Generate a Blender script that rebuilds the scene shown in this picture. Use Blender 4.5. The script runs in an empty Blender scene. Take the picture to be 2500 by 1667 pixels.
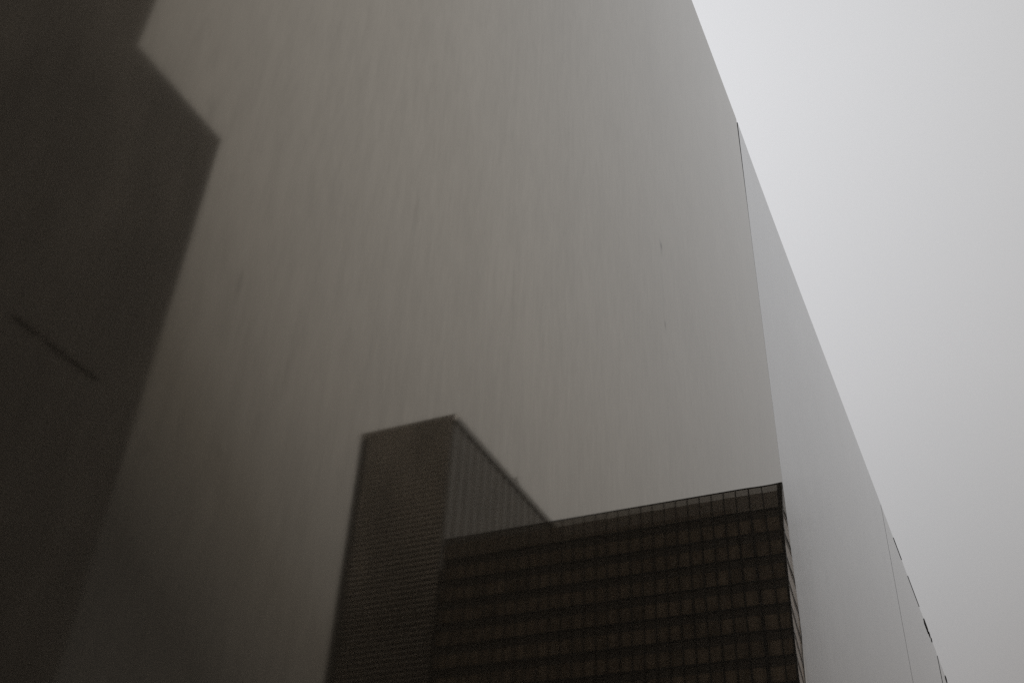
import bpy, bmesh, math, random
from mathutils import Vector, Matrix
random.seed(7)
S = bpy.context.scene
COL = S.collection

# ------------------------------------------------------------------ camera
# x runs along the panelled wall (away from the viewer), y points at the wall, z is up
EYE = 1.65
WALL = 1.5                               # distance from the eye to the panelled wall
E1 = Vector((0.4181217575714012, 0.5597922843691719, 0.7154067334084482))   # camera frame: right, down, forward
EN = Vector((-0.9072248885842161, 0.21744287323445724, 0.36008554318786606))
EU = Vector((0.04601301314583925, -0.7995943942026408, 0.5987750891452925))
cam = bpy.data.objects.new('camera', bpy.data.cameras.new('camera'))
COL.objects.link(cam)
cam.data.sensor_width = 36.0
cam.data.lens = 36.0 * 2585.6 / 2500.0
cam.data.clip_start = 0.05
cam.data.clip_end = 4000.0
right = Vector((E1.x, EN.x, EU.x)); down = Vector((E1.y, EN.y, EU.y)); fwd = Vector((E1.z, EN.z, EU.z))
cam.matrix_world = Matrix(((right.x, -down.x, -fwd.x, 0), (right.y, -down.y, -fwd.y, 0),
                           (right.z, -down.z, -fwd.z, EYE), (0, 0, 0, 1)))
S.camera = cam

# ------------------------------------------------------------------ light
S.view_settings.view_transform = 'Standard'
S.view_settings.look = 'None'
S.view_settings.exposure = 0.0
S.view_settings.gamma = 1.0
SUN_EL = math.radians(45.0)
SUN_AZ = math.radians(35.0)              # measured from the x axis towards the wall: the sun stands behind the wall
SUN_DIR = Vector((math.cos(SUN_EL) * math.cos(SUN_AZ), math.cos(SUN_EL) * math.sin(SUN_AZ), math.sin(SUN_EL)))
W = bpy.data.worlds.new('World'); S.world = W; W.use_nodes = True
nt = W.node_tree; nt.nodes.clear()
def N(tree, typ, **kw):
    n = tree.nodes.new(typ)
    for k, v in kw.items():
        setattr(n, k, v)
    return n
def ramp(node, stops):
    cr = node.color_ramp
    while len(cr.elements) > 1: cr.elements.remove(cr.elements[-1])
    cr.elements[0].position = stops[0][0]; cr.elements[0].color = (*stops[0][1], 1)
    for p, c in stops[1:]:
        e = cr.elements.new(p); e.color = (*c, 1)
wo = N(nt, 'ShaderNodeOutputWorld'); bg = N(nt, 'ShaderNodeBackground')
tc = N(nt, 'ShaderNodeTexCoord'); sep = N(nt, 'ShaderNodeSeparateXYZ')
nt.links.new(tc.outputs['Generated'], sep.inputs[0])
rz = N(nt, 'ShaderNodeValToRGB')          # overcast brightness by height above the horizon
ramp(rz, [(0.0, (.30, .30, .315)), (0.30, (.432, .436, .458)), (0.42, (.52, .528, .552)), (0.55, (.605, .611, .635)), (0.76, (.705, .715, .742)), (1.0, (.77, .78, .81))])
nt.links.new(sep.outputs['Z'], rz.inputs['Fac'])
dot = N(nt, 'ShaderNodeVectorMath', operation='DOT_PRODUCT'); dot.inputs[1].default_value = SUN_DIR
nt.links.new(tc.outputs['Generated'], dot.inputs[0])
gl = N(nt, 'ShaderNodeMapRange')          # the cloud is brighter round the hidden sun, browner and dimmer away from it
gl.inputs['From Min'].default_value = 0.25; gl.inputs['From Max'].default_value = 1.0
nt.links.new(dot.outputs['Value'], gl.inputs['Value'])
gr = N(nt, 'ShaderNodeValToRGB')
ramp(gr, [(0.0, (.006, .005, .004)), (.15, (.03, .025, .019)), (.27, (.165, .145, .118)), (.4, (.395, .364, .323)), (.6, (.63, .60, .556)), (.8, (.80, .79, .77)), (1.0, (1, 1, 1))])
nt.links.new(gl.outputs['Result'], gr.inputs['Fac'])
mul = N(nt, 'ShaderNodeVectorMath', operation='MULTIPLY')
nt.links.new(rz.outputs['Color'], mul.inputs[0]); nt.links.new(gr.outputs['Color'], mul.inputs[1])
sky = N(nt, 'ShaderNodeTexSky', sky_type='NISHITA', sun_disc=False, sun_elevation=SUN_EL,
        sun_rotation=math.radians(90) - SUN_AZ, dust_density=6.0, air_density=1.0)
hs = N(nt, 'ShaderNodeHueSaturation'); hs.inputs['Saturation'].default_value = 0.12
nt.links.new(sky.outputs[0], hs.inputs['Color'])
hsc = N(nt, 'ShaderNodeVectorMath', operation='SCALE'); hsc.inputs['Scale'].default_value = 0.004
nt.links.new(hs.outputs['Color'], hsc.inputs[0])
add = N(nt, 'ShaderNodeVectorMath', operation='ADD')
nt.links.new(mul.outputs[0], add.inputs[0]); nt.links.new(hsc.outputs[0], add.inputs[1])
nt.links.new(add.outputs[0], bg.inputs['Color'])
bg.inputs['Strength'].default_value = 1.0
nt.links.new(bg.outputs[0], wo.inputs['Surface'])
sl = bpy.data.lights.new('sun', 'SUN'); sl.energy = 1.5; sl.angle = math.radians(20); sl.color = (1.0, .97, .93)
so = bpy.data.objects.new('sun', sl); COL.objects.link(so)
so.rotation_euler = (-SUN_DIR).to_track_quat('-Z', 'Y').to_euler()
S.cycles.max_bounces = 8; S.cycles.volume_bounces = 1
S.cycles.use_denoising = False
S.cycles.sample_clamp_indirect = 4.0

# ------------------------------------------------------------------ helpers
def tag(o, label=None, cat=None, group=None, kind=None):
    for k, v in (('label', label), ('category', cat), ('group', group), ('kind', kind)):
        if v: o[k] = v
    return o
def empty(name, loc=(0, 0, 0)):
    o = bpy.data.objects.new(name, None); o.location = loc; COL.objects.link(o); return o
class MB:
    """collects boxes; world coordinates"""
    def __init__(s): s.bm = bmesh.new()
    def box(s, x0, x1, y0, y1, z0, z1):
        v = [s.bm.verts.new((x, y, z)) for x in (x0, x1) for y in (y0, y1) for z in (z0, z1)]
        for f in ((0, 1, 3, 2), (4, 6, 7, 5), (0, 4, 5, 1), (2, 3, 7, 6), (0, 2, 6, 4), (1, 5, 7, 3)):
            s.bm.faces.new([v[i] for i in f])
        return s
    def prism(s, pts, y0, y1):
        a = [s.bm.verts.new((x, y0, z)) for x, z in pts]; b = [s.bm.verts.new((x, y1, z)) for x, z in pts]
        s.bm.faces.new(a); s.bm.faces.new(b[::-1])
        for i in range(len(pts)):
            j = (i + 1) % len(pts); s.bm.faces.new((a[j], a[i], b[i], b[j]))
        return s
    def tube(s, p, q, r0, r1, n=8):
        p = Vector(p); q = Vector(q); ax = (q - p).normalized()
        t = ax.orthogonal().normalized(); b = ax.cross(t)
        A = [s.bm.verts.new(p + (t * math.cos(k * 2 * math.pi / n) + b * math.sin(k * 2 * math.pi / n)) * r0) for k in range(n)]
        B = [s.bm.verts.new(q + (t * math.cos(k * 2 * math.pi / n) + b * math.sin(k * 2 * math.pi / n)) * r1) for k in range(n)]
        for k in range(n): s.bm.faces.new((A[k], A[(k + 1) % n], B[(k + 1) % n], B[k]))
        s.bm.faces.new(A[::-1]); s.bm.faces.new(B)
        return s
    def build(s, name, mat, parent=None, bevel=0.0):
        bmesh.ops.recalc_face_normals(s.bm, faces=s.bm.faces)
        if bevel:
            bmesh.ops.bevel(s.bm, geom=list(s.bm.edges), offset=bevel, segments=2, affect='EDGES', clamp_overlap=True)
        me = bpy.data.meshes.new(name); s.bm.to_mesh(me); s.bm.free()
        o = bpy.data.objects.new(name, me); COL.objects.link(o)
        if mat: me.materials.append(mat)
        if parent:
            o.parent = parent; o.matrix_parent_inverse = Matrix.Translation(-parent.location)
        return o
def material(name, color, rough=.6, ior=1.5, noise=0.0, nscale=(1, 1, 1), ntex=1.0, spec_tint=None, metal=0.0, rvar=0.0, bump=0.0):
    m = bpy.data.materials.new(name); m.use_nodes = True; t = m.node_tree
    b = t.nodes['Principled BSDF']
    b.inputs['Base Color'].default_value = (*color, 1); b.inputs['Roughness'].default_value = rough
    b.inputs['IOR'].default_value = ior; b.inputs['Metallic'].default_value = metal
    if spec_tint: b.inputs['Specular Tint'].default_value = (*spec_tint, 1)
    if noise or rvar or bump:
        g = N(t, 'ShaderNodeNewGeometry'); mp = N(t, 'ShaderNodeMapping'); mp.inputs['Scale'].default_value = nscale
        t.links.new(g.outputs['Position'], mp.inputs['Vector'])
        n = N(t, 'ShaderNodeTexNoise'); n.inputs['Scale'].default_value = ntex; n.inputs['Detail'].default_value = 6
        t.links.new(mp.outputs[0], n.inputs['Vector'])
        if noise:
            r = N(t, 'ShaderNodeMapRange'); r.inputs['From Min'].default_value = .25; r.inputs['From Max'].default_value = .75
            r.inputs['To Min'].default_value = 1 - noise; r.inputs['To Max'].default_value = 1 + noise
            t.links.new(n.outputs['Fac'], r.inputs['Value'])
            v = N(t, 'ShaderNodeVectorMath', operation='SCALE'); v.inputs[0].default_value = color
            t.links.new(r.outputs[0], v.inputs['Scale']); t.links.new(v.outputs[0], b.inputs['Base Color'])
        if rvar:
            r = N(t, 'ShaderNodeMapRange'); r.inputs['From Min'].default_value = .25; r.inputs['From Max'].default_value = .75
            r.inputs['To Min'].default_value = max(0, rough - rvar); r.inputs['To Max'].default_value = rough + rvar
            t.links.new(n.outputs['Fac'], r.inputs['Value']); t.links.new(r.outputs[0], b.inputs['Roughness'])
        if bump:
            bp = N(t, 'ShaderNodeBump'); bp.inputs['Distance'].default_value = bump
            t.links.new(n.outputs['Fac'], bp.inputs['Height']); t.links.new(bp.outputs[0], b.inputs['Normal'])
    return m

# polished panel: dark coated sheet, strong mirror, fine vertical run marks, a few specks and smears of dirt
def panel_material(name, rough_left, rough, base, ior, tint, marks=()):
    m = bpy.data.materials.new(name); m.use_nodes = True; t = m.node_tree
    b = t.nodes['Principled BSDF']; b.inputs['IOR'].default_value = ior
    b.inputs['Specular Tint'].default_value = (*tint, 1); b.inputs['Metallic'].default_value = 1.0
    g = N(t, 'ShaderNodeNewGeometry')
    def streak(sx, sz, detail):
        mp = N(t, 'ShaderNodeMapping'); mp.inputs['Scale'].default_value = (sx, 1.0, sz)
        t.links.new(g.outputs['Position'], mp.inputs['Vector'])
        n = N(t, 'ShaderNodeTexNoise'); n.inputs['Scale'].default_value = 1.0; n.inputs['Detail'].default_value = detail
        n.inputs['Roughness'].default_value = .6
        t.links.new(mp.outputs[0], n.inputs['Vector']); return n.outputs['Fac']
    def rng(sock, a, b_, c, d):
        r = N(t, 'ShaderNodeMapRange'); r.inputs['From Min'].default_value = a; r.inputs['From Max'].default_value = b_
        r.inputs['To Min'].default_value = c; r.inputs['To Max'].default_value = d
        t.links.new(sock, r.inputs['Value']); return r.outputs[0]
    def math_(op, a, b_):
        n = N(t, 'ShaderNodeMath', operation=op)
        for i, s in enumerate((a, b_)):
            if isinstance(s, (int, float)): n.inputs[i].default_value = s
            else: t.links.new(s, n.inputs[i])
        return n.outputs[0]
    fine = streak(30.0, 6.0, 8); broad = streak(3.2, .5, 5); cloud = streak(1.3, 1.1, 4)
    mixed = math_('ADD', math_('MULTIPLY', fine, .52), math_('ADD', math_('MULTIPLY', broad, .18), math_('MULTIPLY', cloud, .3)))
    r = rng(mixed, .3, .7, .9, 1.1)
    spx = N(t, 'ShaderNodeSeparateXYZ'); t.links.new(g.outputs['Position'], spx.inputs[0])
    r = math_('MULTIPLY', r, rng(spx.outputs['X'], .8, 6.5, rough_left, rough))   # smeared by hands and weather nearer the entrance end
    s = rng(mixed, .40, .60, 1.0, .90)
    for (u, z, su, sz, k) in marks:
        # a speck or run of dirt: gaussian spot in wall coordinates, broken by noise
        sp = N(t, 'ShaderNodeSeparateXYZ'); t.links.new(g.outputs['Position'], sp.inputs[0])
        du = math_('DIVIDE', math_('SUBTRACT', sp.outputs['X'], u), su)
        dz = math_('DIVIDE', math_('SUBTRACT', sp.outputs['Z'], z), sz)
        q = math_('ADD', math_('MULTIPLY', du, du), math_('MULTIPLY', dz, dz))
        w = math_('POWER', 2.718, math_('MULTIPLY', q, -1.0))
        w = math_('MULTIPLY', w, math_('MULTIPLY', rng(fine, .35, .65, .4, 1.0), k))
        s = math_('MULTIPLY', s, math_('SUBTRACT', 1.0, w))
    t.links.new(r, b.inputs['Roughness'])
    col = N(t, 'ShaderNodeVectorMath', operation='SCALE'); col.inputs[0].default_value = base
    t.links.new(s, col.inputs['Scale']); t.links.new(col.outputs[0], b.inputs['Base Color'])
    return m

def at_wall(px, py):
    """point of the wall seen at a photo pixel, (x, z)"""
    v = Vector((px - 1250, py - 833.5, 2585.6)); k = WALL / v.dot(EN)
    return v.dot(E1) * k, v.dot(EU) * k + EYE
marks = []
for (px, py, a, c, k) in ((1614, 600, .022, .028, .75), (1614, 612, .010, .05, .4), (1624, 792, .014, .03, .75), (1620, 740, .02, .25, .10),
                       (585, 690, .012, .05, .16), (510, 256, .020, .03, .10), (385, 497, .02, .03, .12), (538, 1105, .012, .015, .10),
                       (360, 1092, .012, .015, .12), (705, 890, .012, .10, .10), (1010, 560, .016, .2, .10), (1250, 760, .02, .3, .08)):
    x, z = at_wall(px, py); marks.append((x, z, a, c, k))
M_PANEL = panel_material('polished_panel', .046, .009, (.495, .470, .425), 1.5, (.81, .81, .81), marks)
M_PANEL2 = panel_material('brushed_panel', .07, .07, (.54, .545, .548), 1.5, (.92, .92, .92))
M_DARK = material('dark_seal', (.012, .009, .007), .7, noise=.3, ntex=3)
M_RUST = material('dark_steel', (.03, .02, .014), .55, noise=.5, ntex=12)
M_CORE = material('plain_render', (.22, .21, .2), .85, noise=.2, ntex=.8)
M_WGL = material('window_glass', (.02, .022, .024), .08, ior=1.6, rvar=.03, ntex=.3)
M_ROOF = material('grey_roofing', (.16, .16, .155), .9, noise=.25, ntex=.7)

# ------------------------------------------------------------------ ground
M_ASPH = material('asphalt', (.05, .05, .05), .85, noise=.3, ntex=1.5)
M_PAVE = material('paving', (.16, .155, .15), .8, noise=.25, ntex=2.0)
gm = MB(); gm.box(-620, 620, -620, 620, -.5, 0.0); tag(gm.build('ground', M_PAVE), kind='structure')
rd = MB(); rd.box(-400, 124, -11.0, -2.6, .004, .006); tag(rd.build('road', M_ASPH), kind='structure')
pv = MB(); pv.box(-400, 124, -2.596, 1.48, .004, .13); tag(pv.build('pavement', M_PAVE, bevel=.01), kind='structure')

# ------------------------------------------------------------------ panelled wall building (beside the viewer)
TOP = EYE + 6.345 * WALL
J1, J2, J3 = 5.70 * WALL, 12.2 * WALL, 17.42 * WALL
joints = [J1 - 6 * 9.75, J1 - 5 * 9.75, J1 - 4 * 9.75, J1 - 3 * 9.75, J1 - 2 * 9.75, J1 - 9.75, J1, J2, J3, J3 + 8.1, J3 + 16.2, J3 + 24.3, J3 + 32.4, J3 + 40.5, J3 + 48.6, J3 + 56.7]
hall = empty('panelled_building', (20, WALL + 6, 0))
tag(hall, 'long low building clad in tall seamless polished grey panels that mirror the towers opposite', 'building')
body = MB(); body.box(joints[0] + .02, joints[-1] - .02, WALL + .16, WALL + 14, .0, TOP - .12); body.build('wall', M_CORE, hall)
rf = MB(); rf.box(joints[0] + .02, joints[-1] - .02, WALL + .16, WALL + 14, TOP - .118, TOP - .06); rf.build('roof', M_ROOF, hall)
# added high block, unseen from the pavement, placed to shade the street
up_ = MB(); up_.box(-49, 82, WALL + 11, WALL + 13.9, TOP - .058, 71); up_.build('shade_block', M_CORE, hall)
b_ = MB(); b_.box(81.402, 82, WALL + 10.2, WALL + 10.998, TOP - .058, 71); b_.build('shade_block_pier', M_CORE, hall)
for q in range(33):
    x = -49 + q * 3.955
    b_ = MB(); b_.box(x, x + .5, WALL + 10.2, WALL + 10.497, TOP - .058, 71); b_.build('shade_block_pier', M_CORE, hall)
for k in range(15):
    z = TOP + .9 + k * 3.9
    b_ = MB(); b_.box(-49, 81.4, WALL + 10.5, WALL + 10.998, z + 2.1, z + 3.898); b_.build('shade_block_band', M_CORE, hall)
    b_ = MB(); b_.box(-48.8, 81.4, WALL + 10.9, WALL + 10.996, z + .002, z + 2.096); b_.build('window_band', M_WGL, hall)  # glass strips dressing the added shading block
b_ = MB(); b_.box(-49, 81.4, WALL + 10.5, WALL + 10.998, TOP - .058, TOP + .898); b_.build('shade_block_band', M_CORE, hall)
GAP = .018
def gap(j): return .003 if abs(j - J1) < .1 else .05 if abs(j - J2) < .1 else .24 if abs(j - J3) < .1 else GAP
def slant(x, z):
    return -.028 * (z - 6.5) if abs(x - J1) < .1 else 0.0
def panel(x0, x1, mat, shape, wedge=0.0):
    """one tall sheet, gridded so that it can carry the slight warp of a real sheet; shape(x, z) -> offset from the wall plane (towards the viewer negative)"""
    bm = bmesh.new(); nx, nz = 60, 40
    def P(i, k, back):
        z = .14 + (TOP - .14) * k / nz
        a = x0 + (wedge * max(0.0, (z - (TOP - 1.9)) / 1.9) ** 1.3 if wedge else 0.0)
        a += slant(x0, z); b = x1 + slant(x1, z)
        x = a + (b - a) * i / nx
        return (x, WALL + .11 if back else WALL + shape(x, z), z)
    F = [[bm.verts.new(P(i, k, False)) for k in range(nz + 1)] for i in range(nx + 1)]
    for i in range(nx):
        for k in range(nz):
            f = bm.faces.new((F[i][k], F[i + 1][k], F[i + 1][k + 1], F[i][k + 1])); f.smooth = True
    rim = [F[i][0] for i in range(nx + 1)] + [F[nx][k] for k in range(1, nz + 1)] + [F[i][nz] for i in range(nx - 1, -1, -1)] + [F[0][k] for k in range(nz - 1, 0, -1)]
    front = [v.co.copy() for v in rim]
    A = [bm.verts.new(c) for c in front]; B = [bm.verts.new((c.x, WALL + .11, c.z)) for c in front]
    for j in range(len(A)):
        h = (j + 1) % len(A); bm.faces.new((A[h], A[j], B[j], B[h])).material_index = 1
    bm.faces.new(B).material_index = 1
    me = bpy.data.meshes.new('cladding_panel'); bm.to_mesh(me); bm.free(); me.materials.append(mat); me.materials.append(M_DARK)
    o = bpy.data.objects.new('cladding_panel', me); COL.objects.link(o)
    o.parent = hall; o.matrix_parent_inverse = Matrix.Translation(-hall.location)
    return o
def warp_main(x, z):
    # the sheet pulls slightly out of true near its right edge, more so low down
    s = max(0.0, (x - (J1 - 1.5)) / 1.5); t = min(1.0, max(0.0, (6.47 - z) / 1.82))
    return -.0180 * s ** 2 * (1 - s) * t
def lean(x0, x1, slope):
    def f(x, z): return slope * (x - x0) * math.exp(-(x - x0) / 2.5) * min(1.0, (x1 - x) / 1.5)
    return f
SL = .011
for i in range(len(joints) - 1):
    a, b = joints[i] + gap(joints[i]) / 2, joints[i + 1] - gap(joints[i + 1]) / 2
    if joints[i] < J1 - 1: panel(a, b, M_PANEL, warp_main if abs(joints[i + 1] - J1) < .1 else (lambda x, z: 0.0))
    elif abs(joints[i] - J1) < .1: panel(a, b, M_PANEL2, lean(a, b, SL), wedge=.05)
    else: panel(a, b, M_PANEL2, lean(a, b, SL * .12))
for j in joints[1:-1]:
    s = MB(); s.box(j - .22, j + .22, WALL + .112, WALL + .158, .14, TOP - .02); s.build('joint_seal', M_DARK, hall)
for i in range(len(joints) - 1):
    c = MB(); c.box(joints[i] + .01, joints[i + 1] - .01, WALL + .112, WALL + .30, TOP - .05, TOP - .004); c.build('coping', M_RUST, hall)
# small steel clips and a loose flashing strip along the top edge far down the wall
def on_edge(py): return at_wall(1688 + .3758 * py, py)[0]
for (y0, y1, dz, h) in ((1509, 1534, .10, .26), (1541, 1548, .17, .11), (1556, 1560, .03, .08), (1648, 1656, .04, .2)):
    c = MB(); c.box(on_edge(y0), on_edge(y1), WALL - .010, WALL + .10, TOP - .04 - h * .3, TOP + .008)
    c.build('edge_clip', M_RUST, hall)
for (y0, y1) in ((1312, 1366), (1405, 1480)):
    c = MB(); c.box(on_edge(y0), on_edge(y1), WALL - .006, WALL + .10, TOP + .001, TOP + .005); c.build('flashing_strip', M_RUST, hall)

# ------------------------------------------------------------------ concrete building across the street (seen in the panels)
M_CONC = material('dark_concrete', (.30, .265, .23), .85, noise=.22, nscale=(1, 1, .35), ntex=.5)
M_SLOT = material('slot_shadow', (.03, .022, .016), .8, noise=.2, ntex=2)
NB = 20.0; yb = 2 * WALL - NB                       # face of the building
xb1, xb0 = .870 * NB, .664 * NB
zb = EYE + 1.30 * NB
con = empty('concrete_building', (0, yb - 10, 0))
tag(con, 'dark plain concrete building across the street, mirrored at the left with a stepped roofline', 'building')
zs = EYE + .762 * NB
sl0, sl1 = .645 * NB, .79 * NB
w = MB()
w.box(-45, xb1, yb - 26, yb - .6, 0, zb - .3)        # core
w.build('core', M_CONC, con)
w = MB()                                             # face skin with an open slot
w.box(-45, xb1, yb - .598, yb, 0, zs - .06)
w.box(-45, xb1, yb - .598, yb, zs + .06, zb)
w.box(-45, sl0, yb - .598, yb - .003, zs - .058, zs + .058); w.box(sl1, xb1 - .002, yb - .598, yb - .003, zs - .058, zs + .058)
w.box(.685 * NB, .70 * NB, yb - .598, yb - .02, zs - .058, zs + .058)
w.build('facade', M_CONC, con)
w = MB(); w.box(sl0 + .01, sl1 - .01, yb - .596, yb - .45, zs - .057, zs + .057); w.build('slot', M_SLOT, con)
w = MB(); w.box(-45, xb1 - .002, yb - 26, yb - .602, zb - .298, zb); w.build('coping', M_CONC, con)
w = MB(); w.box(-45, xb0, yb - 26, yb - .004, zb + .003, zb + 16); w.build('upper_storeys', M_CONC, con)

# ------------------------------------------------------------------ glass office block (seen in the panels)
M_SPAN = material('spandrel', (.10, .082, .066), .5, noise=.35, nscale=(1, .4, 1), ntex=.8)
M_GLAZ = material('brown_glass', (.29, .222, .16), .4, ior=1.2, noise=.55, nscale=(.55, .55, .29), ntex=1.0)
M_MULL = material('dark_mullion', (.004, .0035, .003), .6)
M_SIDE = material('bronze_glass', (.24, .17, .11), .25, ior=1.5, noise=.4, nscale=(.4, .4, .29), ntex=1.0)
M_SCRN = bpy.data.materials.new('parapet_glass'); M_SCRN.use_nodes = True
t = M_SCRN.node_tree; pb = t.nodes['Principled BSDF']; pb.inputs['Base Color'].default_value = (.10, .085, .07, 1); pb.inputs['Roughness'].default_value = .2
tr = N(t, 'ShaderNodeBsdfTransparent'); tr.inputs['Color'].default_value = (.75, .72, .68, 1); mx = N(t, 'ShaderNodeMixShader'); mx.inputs[0].default_value = .42
t.links.new(tr.outputs[0], mx.inputs[1]); t.links.new(pb.outputs[0], mx.inputs[2]); t.links.new(mx.outputs[0], t.nodes['Material Output'].inputs['Surface'])
M_FROST = M_SCRN.copy(); M_FROST.name = 'frosted_screen'
[n for n in M_FROST.node_tree.nodes if n.type == 'MIX_SHADER'][0].inputs[0].default_value = .80
[n for n in M_FROST.node_tree.nodes if n.type == 'BSDF_PRINCIPLED'][0].inputs['Base Color'].default_value = (.30, .24, .185, 1)
K = 3.0
XB = 45.0 * K                                        # front face (faces the viewer)
n0, n1 = 7.879 * K, 78.0
Y0, Y1 = 2 * WALL - n0, 2 * WALL - n1                # near (wall side) and far ends
H = EYE + 25.33 * K
FL = 1.172 * K                                       # storey height
BAY = .6 * K
DEP = 14.0
blk = empty('office_block', (XB + DEP / 2, (Y0 + Y1) / 2, 0))
tag(blk, 'black gridded glass office block mirrored at the bottom right of the panels', 'building')
ztop = H - 1.27 * K                                  # top floor line
c = MB(); c.box(XB + .5, XB + DEP - .4, Y1 + .4, Y0 - .5, 0, ztop); c.build('core', M_SPAN, blk)
c = MB(); c.box(XB + .5, XB + DEP - .4, Y1 + .4, Y0 - .5, ztop + .004, ztop + .25); c.build('roof', M_ROOF, blk)
c = MB(); c.box(XB + 3.4, XB + DEP - 2, Y1 + 6, Y0 - 8.5, ztop + .26, H - 1.1); c.build('plant_room', M_SPAN, blk)
nf = int(ztop / FL)
for k in range(nf + 1):
    z1 = ztop - k * FL; z0 = max(0.02, z1 - FL)
    if z1 - z0 < .6: continue
    zs_ = z0 + (z1 - z0) * .66
    a = MB(); a.box(XB + .14, XB + .499, Y1, Y0 - .14, zs_ + .002, z1 - .10); a.box(XB + .501, XB + DEP, Y0 - .499, Y0 - .14, z1 - .55, z1 - .10); a.build('spandrel', M_SPAN, blk)
    a = MB(); a.box(XB + .20, XB + .499, Y1, Y0 - .20, z0 + .10, zs_); a.build('window_band', M_GLAZ, blk)
    a = MB(); a.box(XB + .501, XB + DEP, Y0 - .499, Y0 - .20, z0 + .10, z1 - .552); a.build('side_window_band', M_SIDE, blk)
    a = MB(); a.box(XB - .10, XB + .499, Y1, Y0 + .10, z1 - .098, z1 + .098); a.box(XB + .501, XB + DEP, Y0 - .499, Y0 - .02, z1 - .098, z1 + .098); a.build('floor_ledge', M_MULL, blk)
yy = Y0 - 1.1 * K
my = []
while yy > Y1 + .3:
    my.append(yy); yy -= BAY
for y in my:
    a = MB(); a.box(XB - .05, XB + .139, y - .1, y + .1, .02, ztop - .10); a.build('mullion', M_MULL, blk)
a = MB(); a.box(XB - .06, XB + .3, Y0 - .62, Y0 + .05, .02, ztop - .10); a.build('corner_column', M_MULL, blk)
for x in (XB + DEP - .2,):
    a = MB(); a.box(x - .08, x + .08, Y0 - .139, Y0 + .05, .02, ztop - .10); a.build('mullion', M_MULL, blk)
# roof screen: posts, top rail, dark lower infill, clear glass above it
zr = H - .12
a = MB(); a.box(XB - .06, XB + .14, Y1, Y0 + .05, zr, H); a.box(XB + .141, XB + DEP, Y0 - .14, Y0 + .05, zr, H); a.build('top_rail', M_MULL, blk)
edges = [Y0 - .3] + my + [Y1]
for i in range(len(edges) - 1):
    ya, ybb = edges[i], edges[i + 1]
    a = MB(); a.box(XB - .05, XB + .14, ybb - .075, ybb + .075, ztop + .10, zr - .002); a.build('screen_post', M_MULL, blk)
    gap_h = .95 + .12 * random.random()
    a = MB(); a.box(XB + .02, XB + .08, ybb + .08, ya - .08, ztop + .10, zr - gap_h); a.build('screen_panel', M_FROST, blk)
    a = MB(); a.box(XB + .03, XB + .06, ybb + .08, ya - .08, zr - gap_h + .01, zr - .01); a.build('screen_pane', M_SCRN, blk)
a = MB(); a.box(XB - .06, XB + .3, Y0 - .62, Y0 + .05, ztop + .10, zr - .003); a.build('corner_column', M_MULL, blk)
a = MB(); a.box(XB + .31, XB + DEP, Y0 - .12, Y0 - .04, ztop + .10, zr - .004); a.build('side_screen', M_SPAN, blk)

# ------------------------------------------------------------------ tower in the mist (seen in the panels)
M_TOW = material('tower_cladding', (.85, .77, .68), .4, noise=.3, nscale=(1, 1, .5), ntex=.12)
M_TGL = material('tower_glass', (.09, .081, .071), .6, ior=1.15, noise=.3, nscale=(1, 1, .28), ntex=.6)
M_FIN = material('tower_fin', (.10, .09, .079), .7, noise=.1, ntex=.2)
KT = 100.07
TX0, TX1 = 1.349 * KT, 2.35 * KT
TY0, TY1 = 2 * WALL - 78.05, 2 * WALL - .972 * KT
TH = EYE + KT
tow = empty('tower', ((TX0 + TX1) / 2, (TY0 + TY1) / 2, 0))
tag(tow, 'tall slab tower fading into mist, mirrored above the dark office block', 'building')
a = MB(); a.box(TX0 + .8, TX1, TY1 + .8, TY0 - .56, 0, TH - .5); a.build('core', M_TOW, tow)
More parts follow.
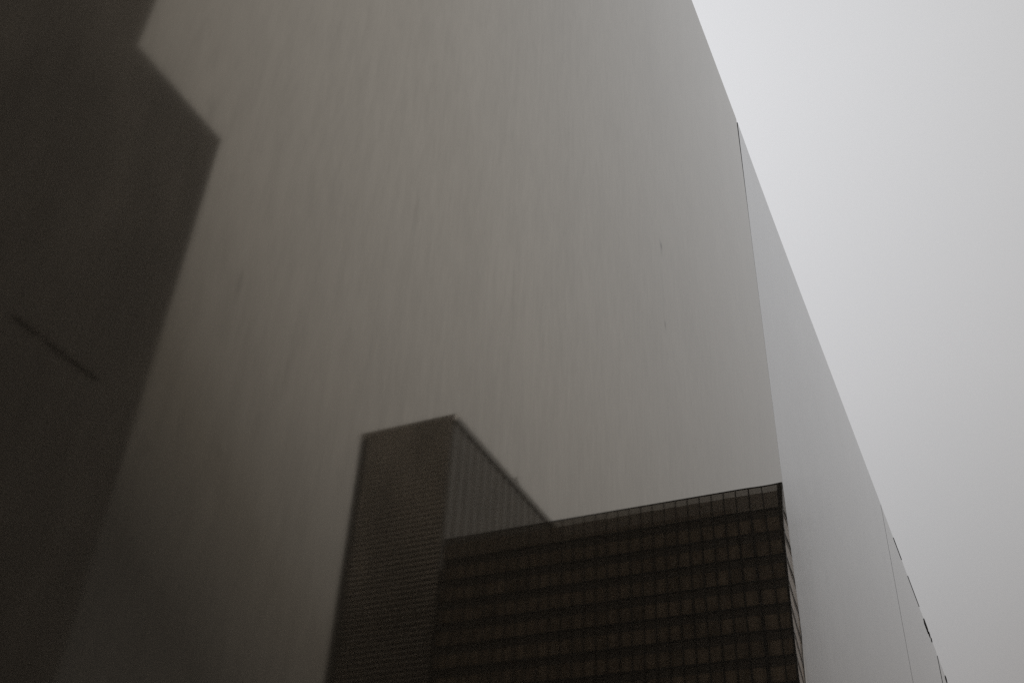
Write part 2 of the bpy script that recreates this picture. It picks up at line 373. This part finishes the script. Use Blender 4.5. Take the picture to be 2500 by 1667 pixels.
# added pale slats; their thinning builds the downward shading into the face
lv = MB(); z = TH - 1.2; pitch = .9
while z > 30:
    f = min(1.0, max(0.0, (z - (H - 12)) / 34.0))
    h = pitch * (.05 + .93 * f)
    lv.box(TX0 + .05, TX0 + .5, TY1 + 1.6, TY0 - .545, z - h, z); z -= pitch
lv.build('shading_slats', M_TOW, tow)
a = MB(); a.box(TX0 + .55, TX0 + .799, TY1 + .8, TY0 - .57, 0, TH - 1.2); a.build('glazing', M_SPAN, tow)
nb = 34
for k in range(nb):
    x = TX0 + 1.0 + (TX1 - TX0 - 2) * k / nb
    a = MB(); a.box(x, x + .9, TY0 - .4, TY0 - .33, 3, TH - 1.11); a.build('fin', M_FIN, tow)
a = MB(); a.box(TX0 + .04, TX1, TY0 - .54, TY0 - .402, 0, TH - 1.11); a.build('side_glazing', M_TGL, tow)
a = MB(); a.box(TX0 + .1, TX0 + .5, TY1, TY1 + 1.55, 0, TH - 1.25); a.box(TX0 + .2, TX1, TY1, TY1 + .4, 0, TH - 3.0); a.build('corner_glazing', M_TGL, tow)
a = MB(); a.box(TX0, TX0 + .5, TY1, TY0, TH - 1.1, TH)
a.build('roof_screen', M_TOW, tow)
a = MB(); a.box(TX0 + .51, TX1, TY0 - .4, TY0, TH - 1.1, TH); a.box(TX0 + .51, TX1, TY1, TY1 + .4, TH - 1.1, TH); a.build('roof_screen', M_FIN, tow)
mast = MB(); mx_ = 1.625 * KT
mast.tube((mx_, TY0 - 1.2, TH - 3), (mx_, TY0 - 1.2, TH + 2.4), .35, .14); mast.prism([(mx_ - .3, TH - 2.9), (mx_ + 4, TH - 2.9), (mx_ + .7, TH + 1.4), (mx_ - .3, TH + 1.4)], TY0 - 2, TY0 - .9)
mast.build('mast', M_TGL, tow)

# ------------------------------------------------------------------ haze
hz = MB(); hz.box(-640, 640, -640, 640, -1.5, TH + 8)
M_HAZE = bpy.data.materials.new('haze'); M_HAZE.use_nodes = True; t = M_HAZE.node_tree; t.nodes.clear()
oo = N(t, 'ShaderNodeOutputMaterial'); pv_ = N(t, 'ShaderNodeVolumePrincipled')
pv_.inputs['Color'].default_value = (.90, .81, .70, 1); pv_.inputs['Density'].default_value = .00036; pv_.inputs['Anisotropy'].default_value = .2
t.links.new(pv_.outputs[0], oo.inputs['Volume'])
tag(hz.build('haze', M_HAZE), kind='stuff')
